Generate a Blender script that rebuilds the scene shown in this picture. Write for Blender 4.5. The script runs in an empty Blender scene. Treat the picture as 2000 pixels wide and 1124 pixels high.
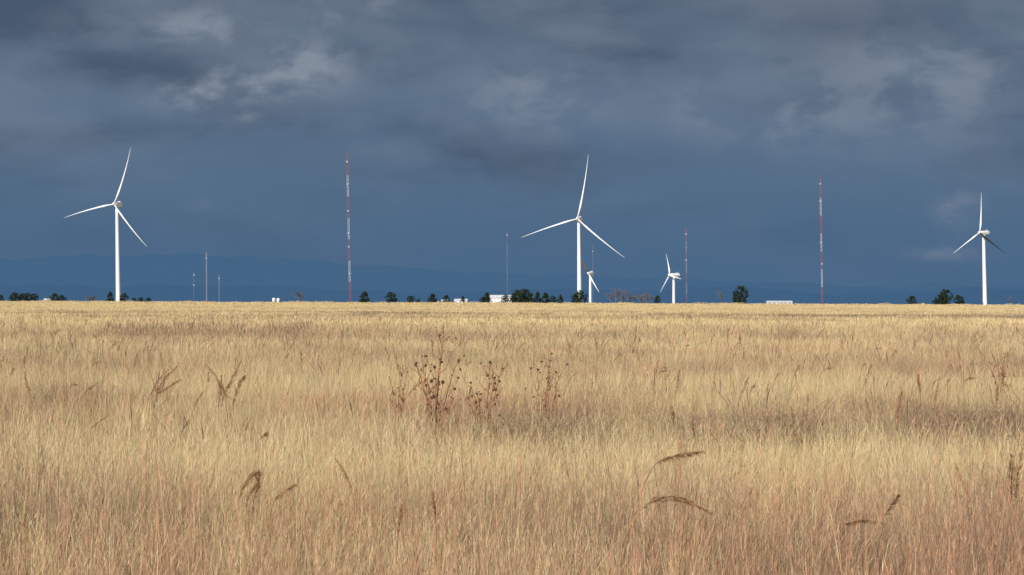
import bpy, math, random
import numpy as np
from mathutils import Vector, Matrix, noise as mn

random.seed(7); rng = np.random.default_rng(7)
scene = bpy.context.scene
scene.view_settings.view_transform = 'Standard'
scene.view_settings.look = 'None'
scene.view_settings.exposure = 0
COL = scene.collection
F = 5555.6; EYE = 1.7; HY = 594.0

def sm(a, b, x):
    t = np.clip((x-a)/(b-a), 0, 1); return t*t*(3-2*t)
def zat(x, y):
    h = 1.68*sm(150, 1800, y) - 45*sm(3500, 7000, y)
    cross = -0.0035*x*sm(20, 200, y)*(1-sm(4000, 7000, y))
    return h+cross
def wx(px, d): return (px-1000.0)/F*d
def wz(py, d): return EYE-(py-HY)/F*d

# ---------------------------------------------------------------- nodes helpers
def new_mat(name):
    m = bpy.data.materials.new(name); m.use_nodes = True
    m.node_tree.nodes.clear(); return m, m.node_tree
class NT:
    def __init__(s, t): s.t = t
    def n(s, ty, **k):
        nd = s.t.nodes.new(ty)
        for a, b in k.items(): setattr(nd, a, b)
        return nd
    def l(s, a, b): s.t.links.new(a, b)
    def setin(s, sock, v):
        if isinstance(v, bpy.types.NodeSocket): s.l(v, sock)
        else: sock.default_value = v
    def math(s, op, a, b=None, c=None, clamp=False):
        nd = s.n('ShaderNodeMath', operation=op); nd.use_clamp = clamp
        s.setin(nd.inputs[0], a)
        if b is not None: s.setin(nd.inputs[1], b)
        if c is not None: s.setin(nd.inputs[2], c)
        return nd.outputs[0]
    def mix(s, f, a, b, bt='MIX'):
        nd = s.n('ShaderNodeMix', data_type='RGBA', blend_type=bt)
        s.setin(nd.inputs[0], f)
        s.setin(nd.inputs[6], a if not isinstance(a, tuple) else (*a[:3], 1))
        s.setin(nd.inputs[7], b if not isinstance(b, tuple) else (*b[:3], 1))
        return nd.outputs[2]
    def mr(s, v, a, b, c=0.0, d=1.0, smooth=True):
        nd = s.n('ShaderNodeMapRange'); nd.interpolation_type = 'SMOOTHSTEP' if smooth else 'LINEAR'
        s.setin(nd.inputs[0], v)
        for i, q in enumerate((a, b, c, d)): nd.inputs[i+1].default_value = q
        return nd.outputs[0]
    def noise(s, vec, scale, detail=4, rough=.55, dist=0.0):
        nd = s.n('ShaderNodeTexNoise'); s.l(vec, nd.inputs['Vector'])
        nd.inputs['Scale'].default_value = scale; nd.inputs['Detail'].default_value = detail
        nd.inputs['Roughness'].default_value = rough; nd.inputs['Distortion'].default_value = dist
        return nd.outputs[0]
    def vmul(s, v, t):
        nd = s.n('ShaderNodeVectorMath', operation='MULTIPLY'); s.l(v, nd.inputs[0]); nd.inputs[1].default_value = t
        return nd.outputs[0]

def srgb(h):
    h = h.lstrip('#'); c = [int(h[i:i+2], 16)/255 for i in (0, 2, 4)]
    return tuple((q/12.92 if q <= .04045 else ((q+.055)/1.055)**2.4) for q in c)

def surf(name, color, rough=.6, var=.12, scale=1.5, spec=.3, metallic=0):
    m, t = new_mat(name); N = NT(t)
    tc = N.n('ShaderNodeTexCoord'); ns = N.noise(tc.outputs['Object'], scale, 5)
    dk = tuple(c*(1-var*2) for c in color); lt = tuple(min(1, c*(1+var)) for c in color)
    c = N.mix(N.mr(ns, .3, .7), dk, lt)
    b = N.n('ShaderNodeBsdfPrincipled'); N.l(c, b.inputs['Base Color'])
    b.inputs['Roughness'].default_value = rough; b.inputs['Specular IOR Level'].default_value = spec
    b.inputs['Metallic'].default_value = metallic
    o = N.n('ShaderNodeOutputMaterial'); N.l(b.outputs[0], o.inputs[0]); return m

# ---------------------------------------------------------------- object helpers
def mesh_obj(name, verts, faces, mat=None, parent=None, loc=(0, 0, 0), rot=(0, 0, 0), smooth=False, **props):
    me = bpy.data.meshes.new(name); me.from_pydata([tuple(v) for v in verts], [], faces); me.update()
    if smooth: me.polygons.foreach_set('use_smooth', [True]*len(me.polygons))
    if mat: me.materials.append(mat)
    o = bpy.data.objects.new(name, me); COL.objects.link(o)
    if parent: o.parent = parent
    o.location = loc; o.rotation_euler = rot
    for k, v in props.items(): o[k] = v
    return o
def empty(name, loc, rot=(0, 0, 0), parent=None, size=1.0, **props):
    o = bpy.data.objects.new(name, None); o.empty_display_size = size; COL.objects.link(o)
    o.location = loc; o.rotation_euler = rot
    if parent: o.parent = parent
    for k, v in props.items(): o[k] = v
    return o
def tube(V, Fc, pts, rads, k=6):
    base = len(V); n = len(pts)
    for i, p in enumerate(pts):
        a = Vector(pts[max(i-1, 0)]); b = Vector(pts[min(i+1, n-1)])
        d = (b-a).normalized() if (b-a).length > 1e-9 else Vector((0, 0, 1))
        u = d.orthogonal().normalized(); w = d.cross(u)
        for j in range(k):
            an = 2*math.pi*j/k
            V.append(Vector(p)+(u*math.cos(an)+w*math.sin(an))*rads[i])
    for i in range(n-1):
        for j in range(k):
            a = base+i*k+j; b = base+i*k+(j+1) % k
            Fc.append((a, b, b+k, a+k))
    Fc.append(tuple(base+j for j in range(k))[::-1]); Fc.append(tuple(base+(n-1)*k+j for j in range(k)))
def lathe(prof, k=24):
    V = []; Fc = []
    for r, z in prof:
        for j in range(k):
            a = 2*math.pi*j/k; V.append((r*math.cos(a), r*math.sin(a), z))
    for i in range(len(prof)-1):
        for j in range(k):
            a = i*k+j; b = i*k+(j+1) % k; Fc.append((a, b, b+k, a+k))
    Fc.append(tuple(range(k))[::-1]); Fc.append(tuple((len(prof)-1)*k+j for j in range(k)))
    return V, Fc
def box(V, Fc, x0, x1, y0, y1, z0, z1):
    b = len(V)
    V += [(x0, y0, z0), (x1, y0, z0), (x1, y1, z0), (x0, y1, z0), (x0, y0, z1), (x1, y0, z1), (x1, y1, z1), (x0, y1, z1)]
    for f in ((0, 3, 2, 1), (4, 5, 6, 7), (0, 1, 5, 4), (1, 2, 6, 5), (2, 3, 7, 6), (3, 0, 4, 7)): Fc.append(tuple(b+i for i in f))

# ---------------------------------------------------------------- camera
cam = bpy.data.cameras.new('camera'); co = bpy.data.objects.new('camera', cam); COL.objects.link(co)
cam.lens = 100; cam.sensor_width = 36; cam.clip_start = .1; cam.clip_end = 200000
co.location = (0, 0, EYE); co.rotation_euler = (math.radians(90)+math.atan(32/F), 0, 0)
scene.camera = co

# ---------------------------------------------------------------- sun + world
SEL = math.radians(34); SAZ = math.radians(212)
sd = Vector((math.sin(SAZ)*math.cos(SEL), math.cos(SAZ)*math.cos(SEL), math.sin(SEL)))
sl = bpy.data.lights.new('sun', 'SUN'); sl.energy = 4.8; sl.angle = math.radians(.5); sl.color = (1, .965, .91)
so = bpy.data.objects.new('sun', sl); COL.objects.link(so); so.rotation_euler = sd.to_track_quat('Z', 'Y').to_euler()

w = bpy.data.worlds.new('World'); scene.world = w; w.use_nodes = True; w.node_tree.nodes.clear(); N = NT(w.node_tree)
tc = N.n('ShaderNodeTexCoord'); sx = N.n('ShaderNodeSeparateXYZ'); N.l(tc.outputs['Generated'], sx.inputs[0])
az = N.math('ARCTAN2', sx.outputs[0], sx.outputs[1]); el = N.math('ARCSINE', sx.outputs[2])
cb = N.n('ShaderNodeCombineXYZ'); N.l(az, cb.inputs[0]); N.l(el, cb.inputs[1]); AE = cb.outputs[0]
cr = N.n('ShaderNodeValToRGB'); r = cr.color_ramp
N.l(N.math('MULTIPLY', el, 1/.12), cr.inputs[0])
stops = [(0, '#486789'), (.18, '#4c6988'), (.36, '#546d88'), (.55, '#5c7189'), (.75, '#5f7186'), (.95, '#5b6a7d')]
while len(r.elements) < len(stops): r.elements.new(.5)
for e, (p, h) in zip(r.elements, stops): e.position = p; e.color = (*srgb(h), 1)
base = cr.outputs[0]
nA = N.noise(N.vmul(AE, (14, 30, 1)), 1.0, 8, .54, .12)
nB = N.noise(N.vmul(AE, (30, 50, 1)), 1.0, 8, .56, .2)
nC = N.noise(N.vmul(AE, (11, 32, 1)), 1.0, 8, .54, .12)
def blobs(lst):
    tot = None
    for px, py, sx_, sy_, amp in lst:
        s = N.n('ShaderNodeVectorMath', operation='SUBTRACT'); N.l(AE, s.inputs[0])
        s.inputs[1].default_value = ((px-1000)/F, (HY-py)/F, 0)
        q = N.vmul(s.outputs[0], (F/sx_, F/sy_, 0))
        ln = N.n('ShaderNodeVectorMath', operation='LENGTH'); N.l(q, ln.inputs[0])
        g = N.math('MULTIPLY', N.math('EXPONENT', N.math('MULTIPLY', N.math('POWER', ln.outputs[1], 2.0), -.6)), amp)
        tot = g if tot is None else N.math('ADD', tot, g)
    return tot
light = blobs([(430, 182, 90, 30, 1.5), (590, 130, 80, 42, 1.35), (390, 60, 70, 34, 1.0), (665, 5, 80, 32, .95), (1050, 190, 120, 60, .75),
               (1800, 160, 230, 95, .75), (1868, 424, 26, 28, 1.0), (1520, 235, 80, 35, .6), (230, 60, 130, 40, .3), (1380, 210, 60, 40, .6), (1840, 495, 40, 10, .4), (480, 230, 24, 10, .5), (380, 400, 40, 10, .25), (780, 300, 90, 20, .2)])
dark = blobs([(50, 50, 130, 60, 1.2), (950, 310, 260, 34, .7), (1960, 190, 60, 60, .8), (1350, 100, 180, 50, .6), (120, 270, 220, 22, 1.0), (820, 60, 120, 60, .7), (1250, 20, 160, 30, .6), (300, 140, 120, 30, .8), (650, 230, 200, 25, .6), (1600, 60, 120, 40, .5), (500, 90, 40, 20, .5)])
lf = N.math('MULTIPLY', light, N.math('ADD', N.math('MULTIPLY', N.mr(nB, .40, .60), .85), .15), clamp=True)
amb = N.math('MULTIPLY', N.mr(nA, .42, .66), N.mr(el, .02, .09, .05, .34))
lf = N.math('MAXIMUM', lf, amb)
df = N.math('ADD', N.math('MULTIPLY', dark, N.mr(nC, .32, .62)), N.math('MULTIPLY', N.mr(nC, .46, .66), N.mr(el, .0, .06, .08, .5)), clamp=True)
c1 = N.mix(N.math('MULTIPLY', df, .68), base, srgb('#3b4c63'))
c2 = N.mix(N.math('MULTIPLY', lf, .66), c1, srgb('#929ba8'))
pk = blobs([(1868, 426, 30, 28, .4), (1845, 496, 60, 12, .15)])
c3 = N.mix(N.math('MULTIPLY', pk, N.mr(nB, .35, .6)), c2, srgb('#8b8a9c'))
sky = N.n('ShaderNodeTexSky', sky_type='NISHITA'); sky.sun_disc = False; sky.sun_elevation = SEL; sky.sun_rotation = SAZ
b1 = N.n('ShaderNodeBackground'); N.l(sky.outputs[0], b1.inputs[0]); b1.inputs[1].default_value = .1
b2 = N.n('ShaderNodeBackground'); N.l(c3, b2.inputs[0]); b2.inputs[1].default_value = 1
ms = N.n('ShaderNodeMixShader'); N.l(N.mr(sx.outputs[1], -.15, .35), ms.inputs[0]); N.l(b1.outputs[0], ms.inputs[1]); N.l(b2.outputs[0], ms.inputs[2])
wo = N.n('ShaderNodeOutputWorld'); N.l(ms.outputs[0], wo.inputs[0])

# ---------------------------------------------------------------- ground
ys = np.concatenate([np.linspace(-150, 0, 6)[:-1], np.geomspace(2, 9000, 150), [12000, 30000, 90000]])
ss = np.linspace(-1, 1, 81)
V = []; Fc = []
for y in ys:
    half = 120+max(y, 0)*.75
    for s in ss: V.append((s*half, y, float(zat(s*half, y))))
nn = len(ss)
for i in range(len(ys)-1):
    for j in range(nn-1):
        a = i*nn+j; Fc.append((a, a+1, a+1+nn, a+nn))
m, t = new_mat('dry_prairie_soil'); N = NT(t)
g = N.n('ShaderNodeNewGeometry'); P = g.outputs['Position']; sp = N.n('ShaderNodeSeparateXYZ'); N.l(P, sp.inputs[0])
n1 = N.noise(P, .012, 6, .6); n2 = N.noise(P, .15, 5, .6); n3 = N.noise(P, 6, 5, .7)
farc = N.mix(N.mr(n1, .45, .65), (.40, .30, .17), (.25, .18, .11))
farc = N.mix(N.mr(n2, .35, .7), farc, (.44, .345, .20))
nearc = N.mix(n3, (.09, .06, .04), (.24, .17, .10))
c = N.mix(N.mr(sp.outputs[1], 30, 160), nearc, farc)
b = N.n('ShaderNodeBsdfDiffuse'); N.l(c, b.inputs[0]); o = N.n('ShaderNodeOutputMaterial'); N.l(b.outputs[0], o.inputs[0])
mesh_obj('ground', V, Fc, m, smooth=True, kind='structure')

# ---------------------------------------------------------------- mountains
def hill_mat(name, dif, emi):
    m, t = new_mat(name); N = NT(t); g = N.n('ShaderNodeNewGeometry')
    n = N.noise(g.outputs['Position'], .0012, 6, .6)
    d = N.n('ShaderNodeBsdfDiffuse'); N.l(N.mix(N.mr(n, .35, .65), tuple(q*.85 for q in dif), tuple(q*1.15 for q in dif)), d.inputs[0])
    e = N.n('ShaderNodeEmission'); e.inputs[0].default_value = (*emi, 1)  # aerial haze put in as blue emission; the slopes are no light source
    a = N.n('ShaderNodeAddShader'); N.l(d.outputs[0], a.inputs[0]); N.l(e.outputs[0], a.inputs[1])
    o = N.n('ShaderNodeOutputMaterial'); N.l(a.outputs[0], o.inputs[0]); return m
def ridge(name, D, keys, mat, rough):
    xs = np.linspace(-1600, 3600, 700); kx = [k[0] for k in keys]; ky = [k[1] for k in keys]
    V = []; Fc = []; rows = 14
    for i in range(rows):
        tt = i/(rows-1)
        for px in xs:
            top = np.interp(px, kx, ky)
            nz = mn.fractal(Vector((px*.006, tt*1.2, D*.001)), .8, 2.1, 7)
            h = (HY-top)/F*D
            hh = -60+(h+60)*math.sin(tt*math.pi/2)**1.1 + nz*rough*tt + mn.noise(Vector((px*.03, tt*4, 3)))*rough*.5*tt
            V.append((wx(px, D), D-(1-tt)*D*.22, hh))
    n = len(xs)
    for i in range(rows-1):
        for j in range(n-1):
            a = i*n+j; Fc.append((a, a+1, a+1+n, a+n))
    mesh_obj(name, V, Fc, mat, smooth=True, kind='structure')
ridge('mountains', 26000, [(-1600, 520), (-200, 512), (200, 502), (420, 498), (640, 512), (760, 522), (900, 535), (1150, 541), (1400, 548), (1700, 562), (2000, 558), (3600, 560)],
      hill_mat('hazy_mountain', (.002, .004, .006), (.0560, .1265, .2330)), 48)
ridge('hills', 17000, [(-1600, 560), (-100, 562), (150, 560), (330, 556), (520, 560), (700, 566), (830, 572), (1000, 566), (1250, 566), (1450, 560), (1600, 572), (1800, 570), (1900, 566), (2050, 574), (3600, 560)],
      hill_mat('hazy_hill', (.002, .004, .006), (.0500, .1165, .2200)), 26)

# ---------------------------------------------------------------- grass
def grass_material(name):
    m, t = new_mat(name); N = NT(t)
    def at(nm, ty):
        a = N.n('ShaderNodeAttribute'); a.attribute_type = ty; a.attribute_name = nm; return a.outputs['Fac']
    rn = at('rnd', 'GEOMETRY'); hg = at('hgt', 'GEOMETRY'); bn = at('bun', 'GEOMETRY')
    rd = at('redw', 'INSTANCER'); dk = at('darkw', 'INSTANCER'); gd = at('gold', 'INSTANCER')
    g = N.n('ShaderNodeNewGeometry'); wn = N.noise(g.outputs['Position'], .8, 3, .6); wf = N.noise(g.outputs['Position'], 2.6, 4, .65)
    straw = N.mix(rn, (.40, .28, .125), (.87, .695, .375))
    straw = N.mix(N.mr(wn, .35, .65, 0, .4), straw, (.69, .565, .34))
    red = N.mix(rn, (.30, .115, .065), (.66, .36, .235))
    drk = N.mix(rn, (.09, .062, .045), (.31, .23, .16))
    def thr(k, w_): return N.math('ADD', N.math('MULTIPLY', N.math('FRACT', N.math('MULTIPLY', rn, k)), .5), N.math('MULTIPLY', N.math('FRACT', N.math('MULTIPLY', bn, w_)), .5))
    rdm = N.math('MULTIPLY', rd, N.mr(wf, .40, .60, .3, 1.5)); dkm = N.math('MULTIPLY', dk, N.mr(wf, .40, .58, 1.6, .4))
    fr = N.math('GREATER_THAN', rdm, thr(7.31, 1)); fd = N.math('GREATER_THAN', dkm, thr(13.7, 5.3))
    c = N.mix(fr, straw, red); c = N.mix(fd, c, drk)
    gi_ = N.math('SUBTRACT', 1.0, gd)
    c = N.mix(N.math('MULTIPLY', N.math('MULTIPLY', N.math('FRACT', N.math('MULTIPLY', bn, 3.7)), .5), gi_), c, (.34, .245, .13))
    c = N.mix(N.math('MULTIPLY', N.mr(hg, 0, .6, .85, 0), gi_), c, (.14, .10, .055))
    d = N.n('ShaderNodeBsdfDiffuse'); N.l(c, d.inputs[0])
    o = N.n('ShaderNodeOutputMaterial'); N.l(d.outputs[0], o.inputs[0]); return m
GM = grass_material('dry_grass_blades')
proto = bpy.data.collections.new('grass_patch_kinds')
KK = [0]
def patch(rad, nb, nbun, hmin, hmax, width, seg=4, lean=.16, blean=.12, bsp=.05, plume=0.0, fuzz=0, flat=0.0, hvar=.22, stiff=False, cross=.18):
    """round patch of nb blades gathered in nbun bunches"""
    g = np.random.default_rng(500+KK[0])
    ba = g.uniform(0, 6.283, nbun); br = rad*np.sqrt(g.random(nbun)); bh = 1+hvar*g.normal(0, 1, nbun).clip(-1.6, 1.6); bt = g.random(nbun)
    bl = np.stack([g.normal(0, blean, nbun), g.normal(0, blean, nbun)], 1)
    w_ = g.integers(0, nbun, nb)
    ox = br[w_]*np.cos(ba[w_])+g.normal(0, bsp, nb); oy = br[w_]*np.sin(ba[w_])+g.normal(0, bsp, nb)
    H = g.uniform(hmin, hmax, nb)*bh[w_]
    big = g.random(nb) < cross
    dv = bl[w_]+g.normal(0, lean, (nb, 2))*np.where(big, 3.8, 1)[:, None]
    curl = g.uniform(1.0, 1.25, nb) if stiff else np.where(big, g.uniform(.95, 1.2, nb), g.uniform(1.0, 1.9, nb)); dr = np.abs(g.normal(0, .03 if stiff else .08, nb))*(1+3*flat)+np.where(big, .12, 0)
    fa = g.uniform(0, 3.1416, nb); wd = width*g.uniform(.5, 1.4, nb); rn = g.random(nb)
    tt = np.linspace(0, 1, seg+1)[None, :]
    cx = ox[:, None]+dv[:, 0:1]*H[:, None]*tt**curl[:, None]; cy = oy[:, None]+dv[:, 1:2]*H[:, None]*tt**curl[:, None]
    cz = H[:, None]*(tt-dr[:, None]*tt**3)
    ww = wd[:, None]*(1-.75*tt)*.5
    if plume > 0: ww = np.where(tt > .62, wd[:, None]*plume*np.sin((tt-.62)/.38*math.pi*.88+.2)*.5, ww)
    dx = np.cos(fa)[:, None]*ww; dy = np.sin(fa)[:, None]*ww
    P = np.stack([np.stack([cx-dx, cy-dy, cz], -1), np.stack([cx+dx, cy+dy, cz], -1)], 2)
    V = P.reshape(-1, 3); RN = np.repeat(rn, (seg+1)*2); BN = np.repeat(bt[w_], (seg+1)*2); HG = (P[..., 2]/hmax).reshape(-1)
    b0 = (np.arange(nb)*(seg+1)*2)[:, None]+(np.arange(seg)*2)[None, :]
    Q = np.stack([b0, b0+1, b0+3, b0+2], -1).reshape(-1, 4)
    if fuzz:
        sel = g.random(nb) < .5; ids = np.nonzero(sel)[0]; ids = np.repeat(ids, fuzz); n_ = len(ids)
        f = g.uniform(.6, 1, n_)
        px_ = ox[ids]+dv[ids, 0]*H[ids]*f**curl[ids]; py_ = oy[ids]+dv[ids, 1]*H[ids]*f**curl[ids]; pz_ = H[ids]*(f-dr[ids]*f**3)
        a2 = g.uniform(0, 6.283, n_); L_ = g.uniform(.014, .042, n_)*H[ids]/.55; e = width*.32
        c2, s2 = np.cos(a2), np.sin(a2)
        q = np.stack([np.stack([px_, py_, pz_], -1), np.stack([px_+c2*L_*.5-s2*e, py_+s2*L_*.5+c2*e, pz_+L_*.5], -1), np.stack([px_+c2*L_*.9, py_+s2*L_*.9, pz_+L_*1.1], -1), np.stack([px_+c2*L_*.5+s2*e, py_+s2*L_*.5-c2*e, pz_+L_*.5], -1)], 1)
        o_ = len(V); V = np.concatenate([V, q.reshape(-1, 3)]); RN = np.concatenate([RN, np.repeat(rn[ids], 4)]); BN = np.concatenate([BN, np.repeat(bt[w_[ids]], 4)])
        HG = np.concatenate([HG, (q[..., 2]/hmax).reshape(-1)]); Q = np.concatenate([Q, o_+np.arange(n_*4).reshape(-1, 4)])
    me = bpy.data.meshes.new('grass_patch'); nv = len(V); nq = len(Q)
    me.vertices.add(nv); me.vertices.foreach_set('co', V.astype(np.float32).ravel())
    me.loops.add(nq*4); me.loops.foreach_set('vertex_index', Q.astype(np.int32).ravel())
    me.polygons.add(nq); me.polygons.foreach_set('loop_start', np.arange(0, nq*4, 4, dtype=np.int32)); me.update(calc_edges=True)
    for nm, ar in (('rnd', RN), ('bun', BN), ('hgt', HG)):
        A = me.attributes.new(nm, 'FLOAT', 'POINT'); A.data.foreach_set('value', ar.astype(np.float32))
    me.materials.append(GM)
    o = bpy.data.objects.new('patch_%02d' % KK[0], me); proto.objects.link(o); KK[0] += 1
def fam(n, *a, **k):
    s = KK[0]
    for _ in range(n): patch(*a, **k)
    return (s, KK[0])
NEAR = fam(7, .38, 650, 34, .20, .54, .0027, 3, .135, .15, .04, fuzz=3, hvar=.30)
TALL = fam(6, .38, 56, 32, .48, .88, .0034, 5, .10, .07, .045, fuzz=6, stiff=True)
MID = fam(6, .68, 920, 52, .22, .53, .0040, 3, .14, .14, .055, fuzz=1, hvar=.30)
MFAR = fam(5, 1.5, 1500, 110, .25, .49, .0085, 2, .13, .11, .11, hvar=.25)
FAR = fam(5, 4.4, 1700, 140, .26, .46, .036, 2, .10, .08, .3, hvar=.2)
PLU = fam(5, .30, 9, 4, .60, .92, .0095, 7, .2, .12, .05, plume=2.2)
WEED = fam(5, .30, 230, 9, .14, .42, .0050, 3, .45, .3, .03, fuzz=5, flat=.5)
VFAR = fam(4, 12, 1200, 110, .12, .32, .16, 2, .15, .1, .8, hvar=.4)

XY = []
def gauss(v, c, s): return np.exp(-((v-c)/s)**2)
def nz(x, y, sx_, sy_, seed, oct=3):
    return np.array([mn.fractal(Vector((a*sx_, b*sy_, seed)), .9, 2.0, oct) for a, b in zip(x, y)])
def fields(x, y):
    px = 1000+x/y*F
    nr = nz(x, y, .35, .35, 1.3); nd = nz(x, y, .22, .3, 9.1); n2 = nz(x, y, 1.2, 1.2, 5.5, 2); n3 = nz(x, y, .5, .22, 15.5, 3); n4 = nz(x, y, .04, .03, 25.5, 3)
    n5 = nz(x, y, .9, .4, 35.5, 3)
    k3 = .15+1.4*sm(-.25, .35, n3)*(.5+.5*sm(-.2, .2, n5))
    far = 1-.6*sm(60, 200, y)
    red = (.10+.35*sm(.0, .5, nr+n2*.4))*far
    red += .85*(1-sm(15.5, 20, y))*(.35+.65*sm(-.15, .35, nr+.1+n5*.4))*(.55+.6*sm(900, 1500, px))
    red += .42*gauss(y, 37, 5)*(gauss(px, 300, 320)*.8+gauss(px, 900, 230)+.3)*k3
    red += .40*gauss(y, 55, 7)*(.4+.4*sm(1100, 1700, px)+.3*gauss(px, 150, 250))*k3
    red += .36*gauss(y, 120, 16)*(.3+.7*gauss(px, 420, 380))*k3
    red += .30*gauss(y, 80, 10)*k3*.7
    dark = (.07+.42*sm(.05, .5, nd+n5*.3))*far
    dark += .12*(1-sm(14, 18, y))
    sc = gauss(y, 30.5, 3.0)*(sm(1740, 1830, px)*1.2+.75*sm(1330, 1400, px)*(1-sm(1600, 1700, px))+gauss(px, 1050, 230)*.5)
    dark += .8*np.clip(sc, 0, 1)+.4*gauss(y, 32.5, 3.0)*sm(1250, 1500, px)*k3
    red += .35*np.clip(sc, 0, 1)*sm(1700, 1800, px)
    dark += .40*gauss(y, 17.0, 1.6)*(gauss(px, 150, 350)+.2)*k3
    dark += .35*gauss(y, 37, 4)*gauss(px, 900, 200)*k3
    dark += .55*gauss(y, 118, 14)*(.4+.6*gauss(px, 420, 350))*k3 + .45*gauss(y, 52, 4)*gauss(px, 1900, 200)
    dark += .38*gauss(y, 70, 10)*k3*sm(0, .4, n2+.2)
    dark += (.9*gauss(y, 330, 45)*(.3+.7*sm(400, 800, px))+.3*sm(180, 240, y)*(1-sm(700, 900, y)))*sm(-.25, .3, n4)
    clean = gauss(y, 24, 4.0); clean2 = gauss(y, 46, 3.5)*.6
    red *= (1-.6*clean)*(1-clean2); dark *= (1-.6*clean)*(1-clean2)
    gold = np.clip(.7*clean+.6*gauss(y, 46, 4)+.45*gauss(y, 92, 9)+.6*sm(140, 220, y), 0, .9)
    return np.clip(red, 0, .95), np.clip(dark, 0, .95), nd+.3*n5, px, np.clip(sc, 0, 1), gold
def add(x, y, fm, s=1.0, sv=.08, lean=.03, r_=None, d_=None, radd=0.0, dadd=0.0, keep=False):
    n = len(x); red, dark, nd, px, sc, gold = fields(x, y); red = np.clip(red+radd, 0, .95); dark = np.clip(dark+dadd, 0, .95)
    if r_ is not None: red = np.full(n, r_)
    if d_ is not None: dark = np.full(n, d_)
    scl = s*rng.uniform(1-sv, 1+sv, n); vs = scl*(1+.34*nd*(1-.6*sm(100, 200, y)))
    if not keep: vs = vs*(1-.58*sc)
    else: gold = gold*0
    rot = np.stack([rng.normal(0, lean, n), rng.normal(.02, lean, n), rng.uniform(0, 6.283, n)], 1)
    XY.append((x, y, rng.integers(fm[0], fm[1], n), scl, vs, rot, red, dark, gold))
def grid(d0, d1, sp, margin):
    xs, ys_ = [], []; y = d0
    while y < d1:
        hw = .18*y+margin; n = int(2*hw/sp)+1
        xs.append(-hw+sp*np.arange(n+1)+rng.uniform(-.3, .3, n+1)*sp+rng.random()*sp); ys_.append(y+rng.uniform(-.3, .3, n+1)*sp); y += sp
    return np.concatenate(xs), np.concatenate(ys_)
def scat(d0, d1, dens, margin):
    n = int((d1-d0)*(.36*(d0+d1)/2+2*margin)*dens); yy = rng.uniform(d0, d1, n*3); hw = .18*yy+margin
    k = rng.random(n*3) < hw/(.18*d1+margin); yy = yy[k][:n]; hw = hw[k][:n]; return rng.uniform(-1, 1, len(yy))*hw, yy
add(*grid(8.5, 24, .5, 2), NEAR)
add(*grid(9.5, 19, .5, 2), TALL, .93, radd=.4)
add(*grid(19, 42, 1.4, 2.5), TALL, .8, radd=.15)
add(*grid(24, 62, .9, 3), MID)
add(*grid(62, 170, 2.0, 5), MFAR)
add(*grid(170, 900, 6.0, 14), FAR)
add(*grid(900, 1500, 16.0, 30), VFAR, d_=.1)
add(*scat(75, 160, .15, 5), PLU, .95, r_=.9, d_=.65, keep=True)
add(*scat(160, 330, .03, 5), PLU, 1.1, r_=.9, d_=.6, keep=True)
x, y = scat(112, 138, .8, 3); px = 1000+x/y*F; k = (px > 200) & (px < 640) & (rng.random(len(x)) < .8); add(x[k], y[k], PLU, 1.05, r_=.9, d_=.7, keep=True)
add(*scat(28, 75, .15, 4), PLU, .80, r_=.95, d_=.55, keep=True)
add(*scat(14, 75, .8, 4), WEED, 1.0, d_=.5)
x, y = scat(27.5, 33.5, 7.0, 3); px = 1000+x/y*F; k = (px > 1820) | ((px > 1370) & (px < 1620) & (rng.random(len(x)) < .5)) | ((px > 850) & (px < 1200) & (rng.random(len(x)) < .25)); add(x[k], y[k], WEED, 1.3, r_=.6, d_=.8, keep=True)
cat = [np.concatenate([q[i] for q in XY]) for i in range(9)]
X, Y, I, S, SV, Rr, RD, DK, GD = cat
Z = zat(X, Y)-.01; n = len(X)
me = bpy.data.meshes.new('grass'); me.vertices.add(n)
me.vertices.foreach_set('co', np.stack([X, Y, Z], 1).astype(np.float32).ravel())
def attr(nm, ty, key, arr):
    a = me.attributes.new(nm, ty, 'POINT'); a.data.foreach_set(key, arr.ravel())
attr('rot', 'FLOAT_VECTOR', 'vector', Rr.astype(np.float32))
attr('scl', 'FLOAT_VECTOR', 'vector', np.stack([S, S, SV], 1).astype(np.float32))
attr('idx', 'INT', 'value', I.astype(np.int32))
attr('redw', 'FLOAT', 'value', RD.astype(np.float32)); attr('darkw', 'FLOAT', 'value', DK.astype(np.float32)); attr('gold', 'FLOAT', 'value', GD.astype(np.float32))
me.materials.append(GM)
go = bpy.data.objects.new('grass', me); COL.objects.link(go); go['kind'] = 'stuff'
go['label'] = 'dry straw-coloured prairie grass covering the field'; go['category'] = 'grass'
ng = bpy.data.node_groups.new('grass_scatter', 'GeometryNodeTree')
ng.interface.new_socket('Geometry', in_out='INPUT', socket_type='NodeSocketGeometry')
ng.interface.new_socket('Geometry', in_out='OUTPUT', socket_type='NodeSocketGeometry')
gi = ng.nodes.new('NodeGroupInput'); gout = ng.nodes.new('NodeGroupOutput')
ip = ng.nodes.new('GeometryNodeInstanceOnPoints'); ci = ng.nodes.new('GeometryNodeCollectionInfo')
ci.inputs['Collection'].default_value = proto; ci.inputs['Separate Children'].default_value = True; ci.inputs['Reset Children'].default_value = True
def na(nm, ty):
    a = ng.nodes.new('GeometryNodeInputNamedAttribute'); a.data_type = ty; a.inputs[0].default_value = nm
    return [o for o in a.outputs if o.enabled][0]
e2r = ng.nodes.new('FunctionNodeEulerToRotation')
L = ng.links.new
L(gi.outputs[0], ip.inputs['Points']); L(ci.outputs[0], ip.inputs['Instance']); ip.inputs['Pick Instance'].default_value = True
L(na('idx', 'INT'), ip.inputs['Instance Index']); L(na('rot', 'FLOAT_VECTOR'), e2r.inputs[0]); L(e2r.outputs[0], ip.inputs['Rotation'])
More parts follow.
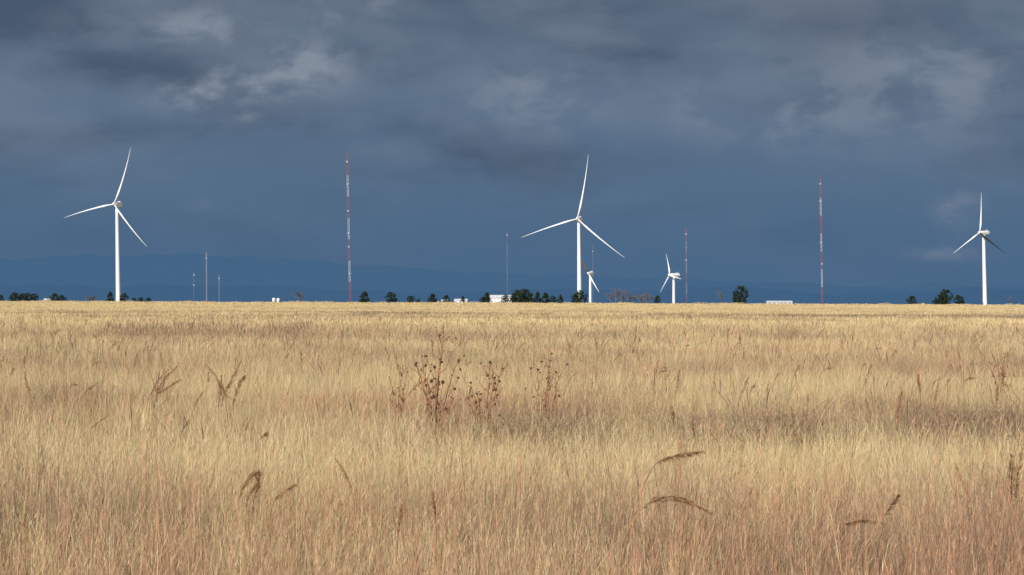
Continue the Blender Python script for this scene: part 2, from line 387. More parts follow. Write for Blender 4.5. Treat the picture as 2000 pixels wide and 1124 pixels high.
L(na('scl', 'FLOAT_VECTOR'), ip.inputs['Scale']); L(ip.outputs[0], gout.inputs[0])
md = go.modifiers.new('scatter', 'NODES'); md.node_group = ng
print('grass instances', n)

# ---------------------------------------------------------------- wind turbines
WHITE = surf('white_gelcoat', (.76, .76, .76), .5, .015, .08)
GREY = surf('grey_panel', (.42, .43, .44), .5, .08, .5)
PALE = surf('pale_grey_panel', (.62, .63, .64), .5, .04, .5)
SHADEB = surf('blade_painted_shade', (.016, .020, .030), .6, .1, .3)  # white blade's shaded look on the right turbine, put in as near-black colour
SHADEB_BROWN = surf('blade_painted_shade_brown', (.08, .045, .035), .6, .1, .3)  # shade on the small turbine's upper blade, painted as brown
CONC = surf('concrete', (.36, .34, .31), .9, .1, 1)
def blade_mesh(R, chord, k):
    V = []; Fc = []; ns = 26; m = 12
    for i in range(ns+1):
        t = i/ns; r = R*(.02+.98*t)
        if t < .06: c = chord*.6; th = c
        elif t < .2:
            f = (t-.06)/.14; f = f*f*(3-2*f); c = chord*(.6+.4*f); th = c*(1-.72*f)
        else:
            f = (t-.2)/.8; c = chord*(1-.92*f**.75); th = c*(.28-.12*f)
        if t > .96: c *= max(.2, (1-t)/.04); th = c*.2
        tw = math.radians(16*(1-t)**2+4)
        x0 = k*R*t*(1-t); y0 = -.03*R*t*t
        for j in range(m):
            a = 2*math.pi*j/m
            cx = math.cos(a)*c/2+c*.15*(0 if t < .06 else 1); cy = math.sin(a)*th/2*(1-.35*math.cos(a+math.pi) if t > .1 else 1)
            V.append((x0+cx*math.cos(tw)-cy*math.sin(tw), y0+cx*math.sin(tw)+cy*math.cos(tw), r))
    for i in range(ns):
        for j in range(m):
            a = i*m+j; b = i*m+(j+1) % m; Fc.append((a, b, b+m, a+m))
    Fc.append(tuple(range(m))[::-1]); Fc.append(tuple(ns*m+j for j in range(m)))
    return V, Fc
def turbine(px, d, hub_h, R, angles, yaw, r0, r1, chord, nac, k=.06, label='', mats=None, lean=0.0, blob=False, rs=None):
    x = wx(px, d); T = empty('wind_turbine', (x, d, float(zat(x, d))), (0, math.radians(-lean), math.radians(-yaw)), size=5,
                             label=label, category='wind turbine', group='wind turbines on the plain')
    L_, W_, H_ = nac
    zt = hub_h-H_*.5
    prof = [(r0*1.5, -.6), (r0*1.5, .25), (r0*1.02, .26)]
    for i in range(13):
        t = i/12; z = .3+(zt-.3)*t; rr = r0+(r1-r0)*t
        prof.append((rr, z))
    V, Fc = lathe(prof, 32); mesh_obj('tower', V, Fc, WHITE, T, smooth=True)
    V = []; Fc = []; box(V, Fc, -.5, .5, -r0-.12, -r0+.35, .35, 2.6); box(V, Fc, -.7, .7, -r0-1.0, -r0-.125, -.2, .33)
    mesh_obj('door', V, Fc, GREY, T)
    V = []; Fc = []; secs = [(-.38, .55), (-.34, .82), (-.2, .97), (.1, 1.0), (.42, .98), (.56, .9), (.62, .7)]; m = 20
    for s, f in secs:
        for j in range(m):
            a = 2*math.pi*j/m; p = 3.2 if not blob else 2.1
            ca, sa = math.cos(a), math.sin(a); rr = (abs(ca)**p+abs(sa)**p)**(-1/p)
            V.append((rr*ca*W_/2*f, s*L_, hub_h+rr*sa*H_/2*f))
    for i in range(len(secs)-1):
        for j in range(m):
            a = i*m+j; b = i*m+(j+1) % m; Fc.append((a, b, b+m, a+m))
    Fc.append(tuple(range(m))[::-1]); Fc.append(tuple((len(secs)-1)*m+j for j in range(m)))
    nb = mesh_obj('nacelle', V, Fc, WHITE, T, smooth=False)
    V = []; Fc = []; box(V, Fc, -W_*.32, W_*.32, L_*.3, L_*.5, hub_h+H_*.5+.004, hub_h+H_*.5+.5); tube(V, Fc, [(0, L_*.45, hub_h+H_*.5), (0, L_*.45, hub_h+H_*.5+2.2)], [.06, .05], 5)
    mesh_obj('roof_hatch', V, Fc, PALE, nb)
    yh = -.38*L_-r1*.6
    Ro = empty('rotor', (0, yh, hub_h), (math.radians(-4), 0, 0), T, size=2)
    hr = min(max(chord*.6, 1.2), 1.5)
    V, Fc = lathe([(hr*.8, -hr*1.0), (hr, -hr*.5), (hr, hr*.3), (hr*.9, hr*.8), (hr*.6, hr*1.25), (hr*.15, hr*1.5)], 20)
    V = [(a, -c, b) for a, b, c in V]; mesh_obj('hub', V, Fc, WHITE, Ro, smooth=False)
    for i, a in enumerate(angles):
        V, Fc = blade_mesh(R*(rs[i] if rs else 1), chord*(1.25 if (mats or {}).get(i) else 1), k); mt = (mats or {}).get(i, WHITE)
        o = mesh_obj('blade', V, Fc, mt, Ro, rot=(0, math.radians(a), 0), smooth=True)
        if mt is not WHITE: o['label'] = 'rotor blade with shade painted in'
    return T
turbine(231, 2400, 83, 50.5, [18.5, 138, 257.5], 22, 2.0, 1.2, 1.6, (11, 4.0, 4.2), .08, 'tall white three-bladed wind turbine on dry grassland', lean=1.0, rs=(1, 1, .97))
turbine(1132, 2600, 78, 60, [10, 129, 252.5], 16, 2.15, 1.25, 1.7, (11, 4.0, 4.0), .055, 'large white three-bladed wind turbine above dark juniper', lean=.6, rs=(1, .98, .93))
turbine(1924, 2300, 59, 33, [2, 121, 241], 54, 1.75, 1.15, 1.7, (9.5, 3.0, 3.1), .03, 'white three-bladed wind turbine with shade painted on one blade', {1: SHADEB}, lean=1.6, rs=(1, 1.12, 1))
turbine(1153, 2900, 31.5, 24, [-36, 146], 28, 1.4, 1.2, 2.1, (9.5, 3.4, 3.4), .03, 'small white two-bladed turbine with brown shade painted on one blade', {0: SHADEB_BROWN}, blob=True)
turbine(1316, 2800, 29, 23, [-20, 100, 220], 60, 1.4, 1.2, 2.2, (11, 3.3, 3.5), .03, 'small white three-bladed turbine with long nacelle', blob=True)

# ---------------------------------------------------------------- lattice masts
def mast_mat(name, bands, H, cr, cw):
    m, t = new_mat(name); N = NT(t); tc = N.n('ShaderNodeTexCoord'); s = N.n('ShaderNodeSeparateXYZ'); N.l(tc.outputs['Object'], s.inputs[0])
    q = N.math('MULTIPLY', N.math('SUBTRACT', H, s.outputs[2]), bands/H)
    par = N.math('LESS_THAN', N.math('FRACT', N.math('MULTIPLY', q, .5)), .5)
    ns = N.noise(tc.outputs['Object'], .4, 4)
    c = N.mix(par, cw, cr); c = N.mix(N.math('MULTIPLY', ns, .35), c, (.25, .2, .2))
    b = N.n('ShaderNodeBsdfPrincipled'); N.l(c, b.inputs['Base Color']); b.inputs['Roughness'].default_value = .6
    o = N.n('ShaderNodeOutputMaterial'); N.l(b.outputs[0], o.inputs[0]); return m
BEAC = surf('beacon_red', (.4, .05, .04))
def mast(px, d, H, wdt, rt, bands, booms, label, lean=0.0, cr=(.34, .07, .06), cw=(.60, .61, .63)):
    x = wx(px, d); M = empty('lattice_mast', (x, d, float(zat(x, d))), (0, math.radians(-lean), math.radians(random.uniform(-8, 8))), size=3,
                             label=label, category='mast', group='lattice masts on the plain')
    mt = mast_mat('mast_paint', bands, H, cr, cw); V = []; Fc = []
    cs = [(wdt*.577*math.cos(a), wdt*.577*math.sin(a)) for a in (math.radians(90), math.radians(210), math.radians(330))]
    for cx, cy in cs: tube(V, Fc, [(cx, cy, 0), (cx, cy, H)], [rt, rt], 5)
    st = wdt*1.7; n = int(H/st)
    for i in range(n):
        z0, z1 = i*st, (i+1)*st
        for j in range(3):
            a, b = cs[j], cs[(j+1) % 3]
            if i % 2: a, b = b, a
            tube(V, Fc, [(a[0], a[1], z0), (b[0], b[1], z1)], [rt*.6]*2, 3)
    mesh_obj('lattice', V, Fc, mt, M)
    V, Fc = lathe([(wdt*1.1, -.4), (wdt*1.1, .2), (wdt*.9, .24)], 12); mesh_obj('footing', V, Fc, CONC, M)
    for f in booms:
        z = H*f; V = []; Fc = []; bl = wdt*.5+1.3
        sg = random.choice((-1, 1))
        tube(V, Fc, [(0, -wdt*.2, z), (sg*bl, -wdt*.2, z)], [rt*.5]*2, 4); tube(V, Fc, [(sg*bl, -wdt*.2, z), (sg*bl, -wdt*.2, z+.9)], [rt*.5]*2, 4)
        box(V, Fc, -.4, .4, -wdt*.6-.4, -wdt*.6, z-.7, z+.5)
        mesh_obj('instrument_boom', V, Fc, GREY, M)
    V = []; Fc = []; tube(V, Fc, [(0, 0, H-.1), (0, 0, H+2.2)], [rt*.8, rt*.4], 5); box(V, Fc, -.25, .25, -.25, .25, H+.1, H+.7)
    mesh_obj('top_light', V, Fc, BEAC, M)
mast(684, 2000, 105, 1.05, .082, 7, (.95, .8, .62, .47, .38, .2), 'very tall red and white lattice mast with instruments', 1.2)
mast(1606, 2000, 88, .9, .070, 7, (.97, .83, .5, .33), 'tall red and white lattice mast on grassland', .9)
mast(1341, 2300, 60, .7, .052, 7, (.95, .6), 'slender faded red and white lattice mast', .4, (.33, .12, .13), (.36, .40, .46))
mast(991, 2600, 65, .6, .028, 6, (.97,), 'thin reddish grey lattice mast behind trees', .3, (.30, .20, .23), (.36, .38, .44))
mast(403.5, 2200, 38.5, .55, .050, 2, (.9,), 'thin white lattice mast on the plain', .3, (.44, .47, .52), (.44, .47, .52))
mast(428, 2300, 22, .5, .038, 2, (.9,), 'short thin grey lattice mast on the plain', .2, (.30, .35, .42), (.30, .35, .42))
mast(378.5, 2500, 26, .5, .025, 2, (.95, .6), 'faint thin grey lattice mast on the plain', 0, (.22, .27, .33), (.22, .27, .33))
mast(1158, 3100, 64, .5, .025, 2, (.9,), 'thin grey lattice mast beside small turbine', .1, (.25, .3, .38), (.25, .3, .38))

# ---------------------------------------------------------------- trees
BARK = surf('bark', (.10, .07, .05), .9, .2, 2)
def foliage_mat(name, a, b):
    m, t = new_mat(name); N = NT(t); tc = N.n('ShaderNodeTexCoord'); ns = N.noise(tc.outputs['Object'], 1.1, 4, .6)
    c = N.mix(N.mr(ns, .35, .65), a, b); d = N.n('ShaderNodeBsdfDiffuse'); N.l(c, d.inputs[0])
    o = N.n('ShaderNodeOutputMaterial'); N.l(d.outputs[0], o.inputs[0]); return m
JUN = foliage_mat('juniper_foliage', (.012, .020, .010), (.042, .060, .026))
def crown_mesh(seed, kind):
    R = random.Random(seed); V = []; Fc = []
    for c in range(74):
        if kind == 'cone':
            t = R.random()**.9; z = .08+.88*t; rr = .47*(1-t)**.7+.05
        else:
            t = R.random(); z = .10+.83*t; rr = .5*math.sin(math.pi*min(1, .22+.72*t))**.6
        a = R.random()*6.28; q = math.sqrt(R.random())*rr*R.uniform(.8, 1.08)
        cx, cy = q*math.cos(a), q*math.sin(a); cr_ = R.uniform(.05, .12)
        for l in range(36):
            v = Vector((R.gauss(0, 1), R.gauss(0, 1), R.gauss(0, 1))).normalized()*cr_*R.uniform(.4, 1.15)
            p = Vector((cx, cy, z))+v; n_ = Vector((R.gauss(0, 1), R.gauss(0, 1), R.gauss(0, 1))).normalized()
            u = n_.orthogonal().normalized(); w_ = n_.cross(u); s = R.uniform(.02, .045); i = len(V)
            V += [p+u*s, p+w_*s*.8, p-u*s*.7-w_*s*.5]; Fc.append((i, i+1, i+2))
    me = bpy.data.meshes.new('crown'); me.from_pydata([tuple(v) for v in V], [], Fc); me.materials.append(JUN); return me
def trunk_mesh(seed):
    R = random.Random(seed); V = []; Fc = []
    tube(V, Fc, [(0, 0, -.03), (.01, 0, .25), (-.01, .01, .55), (0, 0, .85)], [.035, .028, .018, .005], 7)
    for i in range(12):
        z = R.uniform(.1, .75); a = R.random()*6.28; L_ = R.uniform(.2, .38)*(1.05-z)
        tube(V, Fc, [(0, 0, z), (math.cos(a)*L_*.5, math.sin(a)*L_*.5, z+.05), (math.cos(a)*L_, math.sin(a)*L_, z+.13)], [.011, .007, .002], 4)
    me = bpy.data.meshes.new('trunk'); me.from_pydata([tuple(v) for v in V], [], Fc); me.materials.append(BARK); return me
CR = {'cone': [crown_mesh(i, 'cone') for i in range(5)], 'round': [crown_mesh(20+i, 'round') for i in range(5)]}
TRK = [trunk_mesh(i) for i in range(4)]
tl = [(31, 24, 17, 'round'), (44, 20, 15, 'round'), (54, 22, 16, 'round'), (67, 20, 14, 'round'), (106, 18, 15, 'round'), (122, 17, 12, 'round'),
      (215, 18, 18, 'cone'), (242, 20, 16, 'round'), (262, 10, 7, 'round'), (276, 13, 8, 'round'), (289, 12, 8, 'round'), (712, 27, 20, 'cone'), (764, 26, 20, 'round'), (803, 20, 12, 'round'), (817, 9, 7, 'round'),
      (845, 24, 16, 'cone'), (872, 20, 14, 'cone'), (904, 12, 12, 'cone'), (943, 14, 11, 'round'), (951, 22, 18, 'cone'), (987, 18, 16, 'round'), (1003, 20, 17, 'round'), (1012, 26, 25, 'round'), (1024, 28, 26, 'round'), (1036, 20, 19, 'round'),
      (1050, 20, 20, 'cone'), (1065, 24, 19, 'cone'), (1081, 16, 14, 'round'), (1095, 15, 15, 'cone'), (1126, 20, 18, 'round'), (1135, 26, 25, 'round'), (1284, 14, 15, 'round'),
      (1438, 18, 18, 'round'), (1447, 31, 33, 'round'), (1781, 20, 16, 'round'), (1838, 24, 20, 'round'), (1847, 30, 29, 'round'), (1873, 24, 18, 'round'), (1828, 18, 10, 'round'), (2, 10, 12, 'round')]
for i, (px, wp, hp, kd) in enumerate(tl):
    d = 1750+((i*137) % 260); x = wx(px, d); H = (hp*1.04+2.5)/F*d; W = wp*1.12/F*d
    sh = 'conical' if kd == 'cone' else 'rounded'
    T = empty('juniper_tree', (x, d, float(zat(x, d))), (0, 0, random.random()*6), size=1, category='tree', group='dark junipers along the horizon')
    T['label'] = ('tall ' if hp > 22 else 'low ' if hp < 14 else '')+'dark green '+sh+' juniper tree on dry grass'
    T.scale = (W*.95, W*.95, H)
    for nm, me_ in (('trunk', TRK[i % 4]), ('crown', CR[kd][i % 5])):
        o = bpy.data.objects.new(nm, me_); COL.objects.link(o); o.parent = T
TWIG = surf('bare_twigs', (.12, .11, .105), .9, .15, 1)
TWIG2 = surf('ruddy_twigs', (.14, .122, .118), .9, .15, 1)
def bare(px, d, wp, hp, seed, mat, label, dens=3):
    R = random.Random(seed); H = hp/F*d; W = wp/F*d; x = wx(px, d); V = []; Fc = []; V2 = []; F2 = []
    def br(p, dr, L_, r, lv, A, B):
        q = p+dr*L_; mid = p+dr*L_*.5+Vector((R.gauss(0, .05), R.gauss(0, .05), 0))*L_
        tube(A, B, [p, mid, q], [r, r*.8, r*.6], 4 if lv else 6)
        if lv >= 5: return
        for _ in range(dens if lv else dens+3):
            nd = (dr+Vector((R.gauss(0, .42), R.gauss(0, .42), R.gauss(.25, .25)))).normalized()
            br(p+dr*L_*R.uniform(.3, 1), nd, L_*R.uniform(.55, .85), r*.5, lv+1, V2, F2)
    T = empty('bare_tree', (x, d, float(zat(x, d))), label=label, category='tree', group='leafless trees along the horizon')
    br(Vector((0, 0, -.1)), Vector((0, 0, 1)), H*.22, H*.016, 0, V, Fc)
    a = np.array([tuple(v) for v in V2]); fx = W/max(.1, np.ptp(a[:, 0])); fz = H/a[:, 2].max()
    V = [(v[0]*fx, v[1]*fx, v[2]*fz) for v in V]; V2 = [(v[0]*fx, v[1]*fx, v[2]*fz) for v in V2]
    mesh_obj('trunk', V, Fc, mat, T); mesh_obj('crown', V2, F2, mat, T)
bare(586, 1850, 36, 26, 1, TWIG, 'leafless brown tree beside the plain')
bare(180, 1900, 48, 16, 2, TWIG, 'low leafless brown shrub tree')
bare(95, 1900, 18, 13, 9, TWIG, 'low leafless brown shrub tree')
for i, (px, wp, hp) in enumerate(((1194, 24, 26), (1204, 34, 38), (1216, 28, 26), (1228, 32, 28), (1240, 26, 22), (1251, 32, 28), (1262, 30, 24), (1274, 24, 24))):
    bare(px, 1900+i*9, wp, hp, 3+i*7, TWIG2, 'leafless grey-brown tree in a roadside thicket' if hp > 30 else 'low leafless grey-brown tree in a thicket')
bare(1409, 1900, 18, 31, 7, TWIG, 'slim leafless brown tree')
bare(1970, 1900, 18, 21, 8, TWIG2, 'small leafless grey-brown tree')

# ---------------------------------------------------------------- buildings and small things
WALL = surf('white_cladding', (.72, .72, .71), .6, .05, .6); ROOF = surf('pale_metal_roof', (.60, .61, .63), .5, .06, .5)
GLASS = surf('window_glass', (.30, .32, .35), .2, .1, 1)
def building(px, d, W, D_, Hw, Hr, label, rotz=0.0, windows=3, ww=.45):
    x = wx(px, d); B = empty('white_building', (x, d, float(zat(x, d))-.1), (0, 0, rotz), label=label, category='building')
    h = W/2; V = [(-h, 0, 0), (h, 0, 0), (h, D_, 0), (-h, D_, 0), (-h, 0, Hw), (h, 0, Hw), (h, D_, Hw), (-h, D_, Hw), (-h, D_/2, Hw+Hr), (h, D_/2, Hw+Hr)]
    Fc = [(0, 1, 5, 4), (1, 2, 6, 9, 5), (2, 3, 7, 6), (3, 0, 4, 8, 7)]
    mesh_obj('wall', V, Fc, WALL, B)
    o = .4; V = []
    for xx in (-h-o, h+o):
        V += [(xx, -o, Hw-.12), (xx, D_/2, Hw+Hr+.12), (xx, D_+o, Hw-.12), (xx, -o, Hw+.1), (xx, D_/2, Hw+Hr+.34), (xx, D_+o, Hw+.1)]
    Fc = [(0, 1, 7, 6), (1, 2, 8, 7), (3, 9, 10, 4), (4, 10, 11, 5), (0, 6, 9, 3), (2, 5, 11, 8), (0, 3, 4, 1), (1, 4, 5, 2), (6, 7, 10, 9), (7, 8, 11, 10)]
    mesh_obj('roof', V, Fc, ROOF, B)
    V = []; Fc = []; box(V, Fc, -h*.1-.6, -h*.1+.6, -.05, .1, .1, min(2.2, Hw*.8)); mesh_obj('door', V, Fc, GREY, B)
    for i in range(windows):
        cx = -h*.8+i*(1.6*h/(max(1, windows-1)))
        if abs(cx+h*.1) < .8+ww: continue
        V = []; Fc = []; box(V, Fc, cx-ww, cx+ww, -.04, .1, Hw*.4, Hw*.4+.7); mesh_obj('window', V, Fc, GLASS, B)
building(978, 2050, 15.5, 10, 4.4, 1.8, 'white metal building with gabled roof among trees')
building(900, 2050, 9, 7, 2.3, 1.0, 'low white shed with gabled roof')
building(868, 2060, 4, 5, 1.8, .8, 'small white shed beside juniper', windows=2)
building(1523, 1900, 16.5, 8, 1.8, .7, 'long low white building on the plain', windows=6, ww=.9)
building(92, 2000, 4, 4, 1.9, .6, 'tiny white shed beside shrubs', windows=2)
for px, hh in ((535, 3.5), (543.5, 3.3)):
    d = 1950; x = wx(px, d); T = empty('storage_tank', (x, d, float(zat(x, d))), label='small white upright storage tank on dry grass', category='tank', group='white storage tanks')
    V, Fc = lathe([(1.15, 0), (1.15, hh*.82), (1.05, hh*.92), (.6, hh), (.2, hh+.05)], 18); mesh_obj('shell', V, Fc, WALL, T, smooth=True)
    V, Fc = lathe([(.25, hh+.03), (.25, hh+.22), (.1, hh+.25)], 10); mesh_obj('lid', V, Fc, GREY, T)
YEL = surf('yellow_paint', (.75, .50, .03), .5, .08, 2)
for px, d in ((582, 1500), (1211, 1450), (856, 1600), (1803, 1600)):
    x = wx(px, d); T = empty('marker_post', (x, d, float(zat(x, d))), label='short yellow marker post in dry grass', category='marker post', group='yellow marker posts')
    V, Fc = lathe([(.28, 0), (.28, 1.3), (.2, 1.42), (.05, 1.47)], 12); mesh_obj('post', V, Fc, YEL, T)
    V = []; Fc = []; box(V, Fc, -.55, .55, -.33, -.29, .7, 1.25); mesh_obj('plate', V, Fc, YEL, T)

# ---------------------------------------------------------------- dried sunflowers
STEM = surf('dry_brown_stem', (.30, .135, .068), .8, .2, 6); HEAD = surf('dry_seed_head', (.14, .065, .037), .9, .25, 30)
LEAF = surf('withered_leaf', (.34, .16, .085), .9, .2, 10)
def head_mesh():
    V, Fc = lathe([(.004, -.012), (.014, -.006), (.019, .002), (.018, .008), (.012, .013), (.004, .015)], 10)
    V = [tuple(v) for v in V]
    for i in range(9):
        a = i*.698; i0 = len(V); c, s = math.cos(a), math.sin(a)
        V += [(c*.012-s*.004, s*.012+c*.004, -.005), (c*.012+s*.004, s*.012-c*.004, -.005), (c*.031, s*.031, .004)]
        Fc.append((i0, i0+1, i0+2))
    me = bpy.data.meshes.new('seed_head'); me.from_pydata(V, [], Fc); me.materials.append(HEAD); return me
HM = head_mesh()
def sunflower(px, d, top, width, nb, seed, label, hs=1.0, lv=2, ns=5, sr=.008):
    R = random.Random(seed); x = wx(px, d); z0 = float(zat(x, d)); H = wz(top, d)-z0; W = width/F*d
    T = empty('dried_sunflower', (x, d, z0), size=.3, label=label, category='plant', group='dried sunflowers in the field')
    V = []; Fc = []; LV = []; LF = []; hp = []
    for s in range(ns):
        a = (0.3, 2.9, 5.9, 3.6, 1.2)[s]+R.gauss(0, .3); sp = W*(.12, .36, .46, .2, .3)[s]; hh = H*R.uniform(.66, .95) if s else H
        P = [Vector((math.cos(a)*sp*t**1.5+R.gauss(0, .011), math.sin(a)*sp*t**1.5+R.gauss(0, .011), hh*t-.02)) for t in np.linspace(0, 1, 9)]
        tube(V, Fc, P, [sr*(1-.6*i/8) for i in range(9)], 6); hp.append((P[-1], Vector((R.gauss(0, .5), -.5, .6)), 1.0))
        for b in range(nb):
            t = R.uniform(.3, .97); i = min(int(t*8), 7); p = P[i].lerp(P[i+1], t*8-i)
            ba = R.random()*6.28; L_ = W*R.uniform(.25, .6)*(1.2-t*.5)
            q1 = p+Vector((math.cos(ba)*L_*.45, math.sin(ba)*L_*.45, L_*.3)); q2 = p+Vector((math.cos(ba)*L_*.75, math.sin(ba)*L_*.75, L_*R.uniform(.7, 1.2)))
            if q2.z > H: q2.z = H-R.random()*.08
            tube(V, Fc, [p, q1, q2], [sr*.55, sr*.45, sr*.3], 4)
            if R.random() < .7: hp.append((q2, Vector((R.gauss(0, .8), R.gauss(-.3, .6), R.gauss(.3, .6))), R.choice((.4, .55, .7, 1.0, 1.1))))
            for _ in range(lv):
                lp = p.lerp(q1, R.random()); u = Vector((R.gauss(0, .02), R.gauss(0, .02), R.uniform(-.06, -.02))); v = Vector((R.gauss(0, .008), R.gauss(0, .008), 0))
                i0 = len(LV); LV += [lp, lp+u*.5+v, lp+u+v*.3, lp+u*.5-v*.8]; LF.append((i0, i0+1, i0+2, i0+3))
        for b in range(lv*6):
            t = R.uniform(.25, .8); i = min(int(t*8), 7); lp = P[i].lerp(P[i+1], t*8-i)
            u = Vector((R.gauss(0, .02), R.gauss(0, .02), R.uniform(-.06, -.02))); v = Vector((R.gauss(0, .008), R.gauss(0, .008), 0))
            i0 = len(LV); LV += [lp, lp+u*.5+v, lp+u+v*.3, lp+u*.5-v*.8]; LF.append((i0, i0+1, i0+2, i0+3))
    mesh_obj('stem', V, Fc, STEM, T); mesh_obj('foliage', LV, LF, LEAF, T)
    for p, n_, s in hp[:60]:
        o = bpy.data.objects.new('seed_head', HM); COL.objects.link(o); o.parent = T; o.location = p
        o.rotation_euler = n_.to_track_quat('Z', 'Y').to_euler(); o.scale = (s*hs,)*3
sunflower(850, 31.5, 652, 100, 9, 4, 'tall branching dried sunflower with dark seed heads', 1.0, 2, 5, .0088)
sunflower(948, 32.5, 706, 84, 7, 5, 'dried sunflower with small round seed heads', .8, 3, 5, .008)
sunflower(1066, 35, 688, 90, 5, 6, 'thin dried sunflower with drooping seed heads', .8, 2, 5, .007)
sunflower(776, 35, 712, 44, 4, 7, 'small withered sunflower with curled leaves', .5, 4, 4, .006)
sunflower(862, 70, 636, 34, 3, 8, 'slim withered sunflower stalk in dry grass', 1.0, 1, 2, .012)
sunflower(1955, 42, 688, 60, 5, 9, 'withered dark sunflower stalks in dry grass', .5, 4, 5, .008)
R = random.Random(3)
for px, d, tp in ((790, 55, 684), (1300, 44, 708), (1700, 36, 764), (1146, 40, 736), (598, 70, 668), (205, 48, 706), (1480, 62, 676), (1238, 75, 652), (700, 95, 640), (1612, 90, 646), (60, 60, 680), (1845, 58, 684), (1030, 95, 640), (480, 60, 690)):
    sunflower(px, d, tp, R.uniform(18, 26), 2, 40+int(px), 'short withered sunflower stalk in dry grass', .4, 2, 3, .005+.00006*d)

# ---------------------------------------------------------------- plumed grass stalks
PLM = surf('brown_plume', (.31, .16, .07), .9, .3, 20); PST = surf('dry_reed_stem', (.40, .215, .10), .8, .15, 8)
PLR = surf('rusty_plume', (.27, .120, .055), .9, .3, 20)
def stalk(d, pts, ps, seed, fat=1.0, label='curved brown seed plume on dry grass stem', dens=170):
    R = random.Random(seed); W = [Vector((wx(a, d), d, wz(b, d))) for a, b in pts]
    g = Vector((W[0].x, d, float(zat(W[0].x, d))))
    P = [Vector((0, 0, 0))]+[p-g for p in W]
    if P[1].z < .05: P = [P[0]]+P[2:]
    for i, p in enumerate(P): p.y += .05*math.sin(i*1.3+seed)
    Q = []; src = [P[0]]+P+[P[-1]*2-P[-2]]; tot = len(P)-1
    for i in range(tot):
        a, b, c, e = src[i], src[i+1], src[i+2], src[i+3]
        for s in range(8):
            t = s/8; Q.append(.5*((2*b)+(c-a)*t+(2*a-5*b+4*c-e)*t*t+(3*b-a-3*c+e)*t**3))
    Q.append(P[-1]); n = len(Q)
    T = empty('plumed_grass_stalk', g, size=.2, label=label, category='grass', group='plumed grass stalks in the field')
    V = []; Fc = []; tube(V, Fc, Q, [(.0028+.00005*d)*(1-.5*i/n) for i in range(n)], 5); mesh_obj('stem', V, Fc, PST if d < 30 else STEM, T)
    V = []; Fc = []
    for i in range(dens):
        t = ps+(1-ps)*R.random()**.9; f = t*(n-1); k_ = min(int(f), n-2); p = Q[k_].lerp(Q[k_+1], f-k_); dr = (Q[k_+1]-Q[k_]).normalized()
        u = (t-ps)/(1-ps); env = (.35+.8*math.sin(math.pi*min(1, u*.85+.12)))*fat
        o_ = Vector((R.gauss(0, 1), R.gauss(0, 1), R.gauss(-.4, 1))).normalized()
        ax = (dr*1.3+o_*.5+Vector((0, 0, -.45))).normalized(); L_ = R.uniform(.012, .046)*env; st = p+o_*R.uniform(0, .005)*env
        sd_ = ax.orthogonal().normalized(); sd_ = (Matrix.Rotation(R.random()*6.28, 3, ax) @ sd_)*.0013*R.uniform(.7, 1.3)*max(.8, fat); i0 = len(V)
        V += [st, st+ax*L_*.5+sd_, st+ax*L_, st+ax*L_*.5-sd_]; Fc.append((i0, i0+1, i0+2, i0+3))
    mesh_obj('plume', V, Fc, PLM if d < 28 else PLR, T)
stalk(14, [(1212, 1180), (1240, 1010), (1272, 915), (1318, 890), (1374, 882)], .64, 1, 1.15, dens=230)
stalk(13.5, [(1190, 1180), (1215, 1060), (1262, 985), (1325, 972), (1392, 1004)], .56, 2, 1.05, dens=250)
stalk(13.5, [(1230, 1180), (1250, 1060), (1290, 985), (1340, 982), (1385, 996)], .68, 3, .8, dens=130)
stalk(15, [(455, 1160), (462, 1010), (470, 962), (490, 928), (511, 922)], .52, 4, 1.15, dens=210)
stalk(15, [(480, 1160), (492, 1000), (502, 950), (508, 918)], .50, 5, 1.1, dens=200)
stalk(15, [(470, 1160), (480, 1010), (488, 965), (505, 940)], .56, 51, .9, dens=130)
stalk(15, [(500, 1160), (528, 1000), (552, 962), (578, 945)], .58, 6, 1.0)
stalk(16, [(700, 1160), (692, 985), (676, 925), (657, 896)], .58, 7, .75)
stalk(24, [(490, 980), (500, 880), (510, 856), (521, 845)], .66, 8, 1.1)
stalk(13, [(1640, 1180), (1700, 1050), (1735, 1000), (1755, 968)], .68, 10, 1.0)
stalk(13, [(1780, 1180), (1760, 1050), (1700, 1018), (1648, 1022)], .68, 11, .95)
stalk(14, [(1970, 1160), (1975, 1000), (1974, 940), (1972, 888)], .56, 12, 1.15, dens=220)
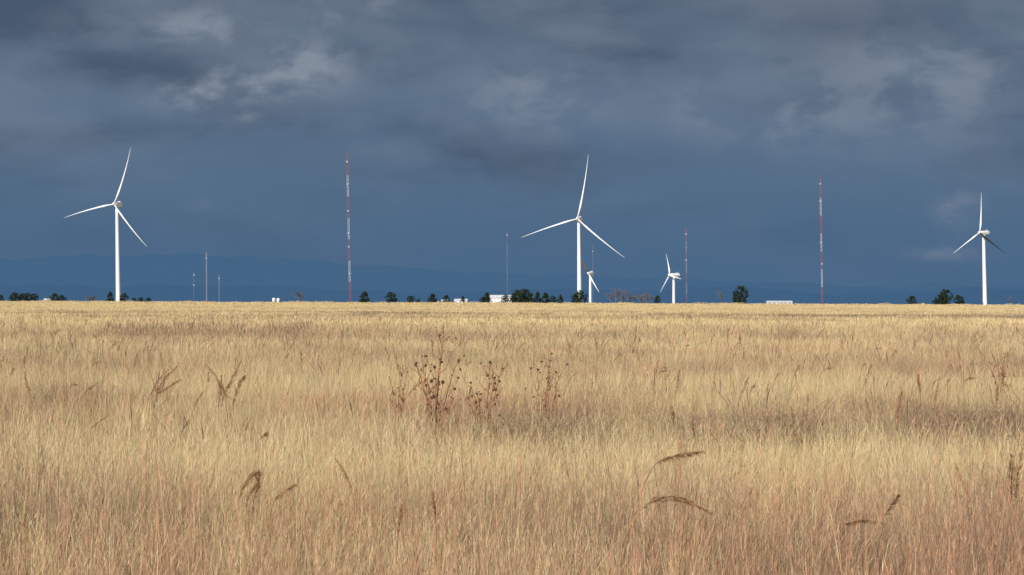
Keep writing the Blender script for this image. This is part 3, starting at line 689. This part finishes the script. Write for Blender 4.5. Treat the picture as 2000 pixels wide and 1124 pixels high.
stalk(14, [(1990, 1160), (1984, 1000), (1982, 940), (1994, 875)], .58, 13, 1.0, dens=180)
stalk(26, [(1738, 960), (1746, 860), (1752, 800), (1760, 764)], .55, 14, 1.3)
stalk(36, [(1800, 850), (1797, 780), (1792, 732)], .55, 15, 1.3)
stalk(36, [(1820, 850), (1824, 790), (1832, 748)], .55, 16, 1.1)
stalk(34, [(1940, 880), (1944, 800), (1950, 752)], .55, 17, 1.4)
stalk(30, [(1322, 930), (1318, 850), (1314, 796)], .68, 18, 1.3)
stalk(34, [(296, 860), (300, 790), (318, 745), (347, 715)], .42, 19, 1.6, dens=220)
stalk(34, [(290, 860), (292, 790), (305, 750), (328, 722)], .42, 20, 1.4)
stalk(34, [(300, 860), (306, 780), (330, 755), (352, 742)], .42, 21, 1.4)
stalk(35, [(430, 850), (436, 780), (450, 745), (470, 706)], .42, 22, 1.8, dens=230)
stalk(35, [(470, 850), (462, 790), (440, 770), (425, 740), (404, 712)], .42, 23, 1.4)
stalk(35, [(425, 850), (428, 780), (432, 735)], .42, 24, 1.8, dens=220)
stalk(35, [(455, 850), (456, 790), (468, 750), (478, 735)], .42, 25, 1.7, dens=220)
stalk(35, [(440, 850), (444, 790), (436, 760), (428, 748)], .42, 52, 1.8)
stalk(35, [(375, 850), (378, 800), (396, 765)], .5, 53, 1.3)
stalk(12.5, [(770, 1200), (775, 1080), (785, 985)], .8, 26, .7)
stalk(15, [(1900, 1160), (1890, 990), (1868, 905)], .62, 28, .7)
stalk(13, [(850, 1200), (852, 1060), (846, 960)], .8, 31, .6)
R = random.Random(77)
for i in range(120):
    d = math.exp(R.uniform(math.log(34), math.log(135))); px = R.uniform(0, 2000); yb = HY+1.7*F/d; tp = yb-R.uniform(.65, .90)*F/d; ln = R.uniform(-.1, .25)*F/d
    stalk(d, [(px, yb-.4*F/d), (px+ln*.4, yb-.62*F/d), (px+ln, tp)], .6, 100+i, R.uniform(1.0, 1.7), 'brown seed plume rising above dry grass', 70)
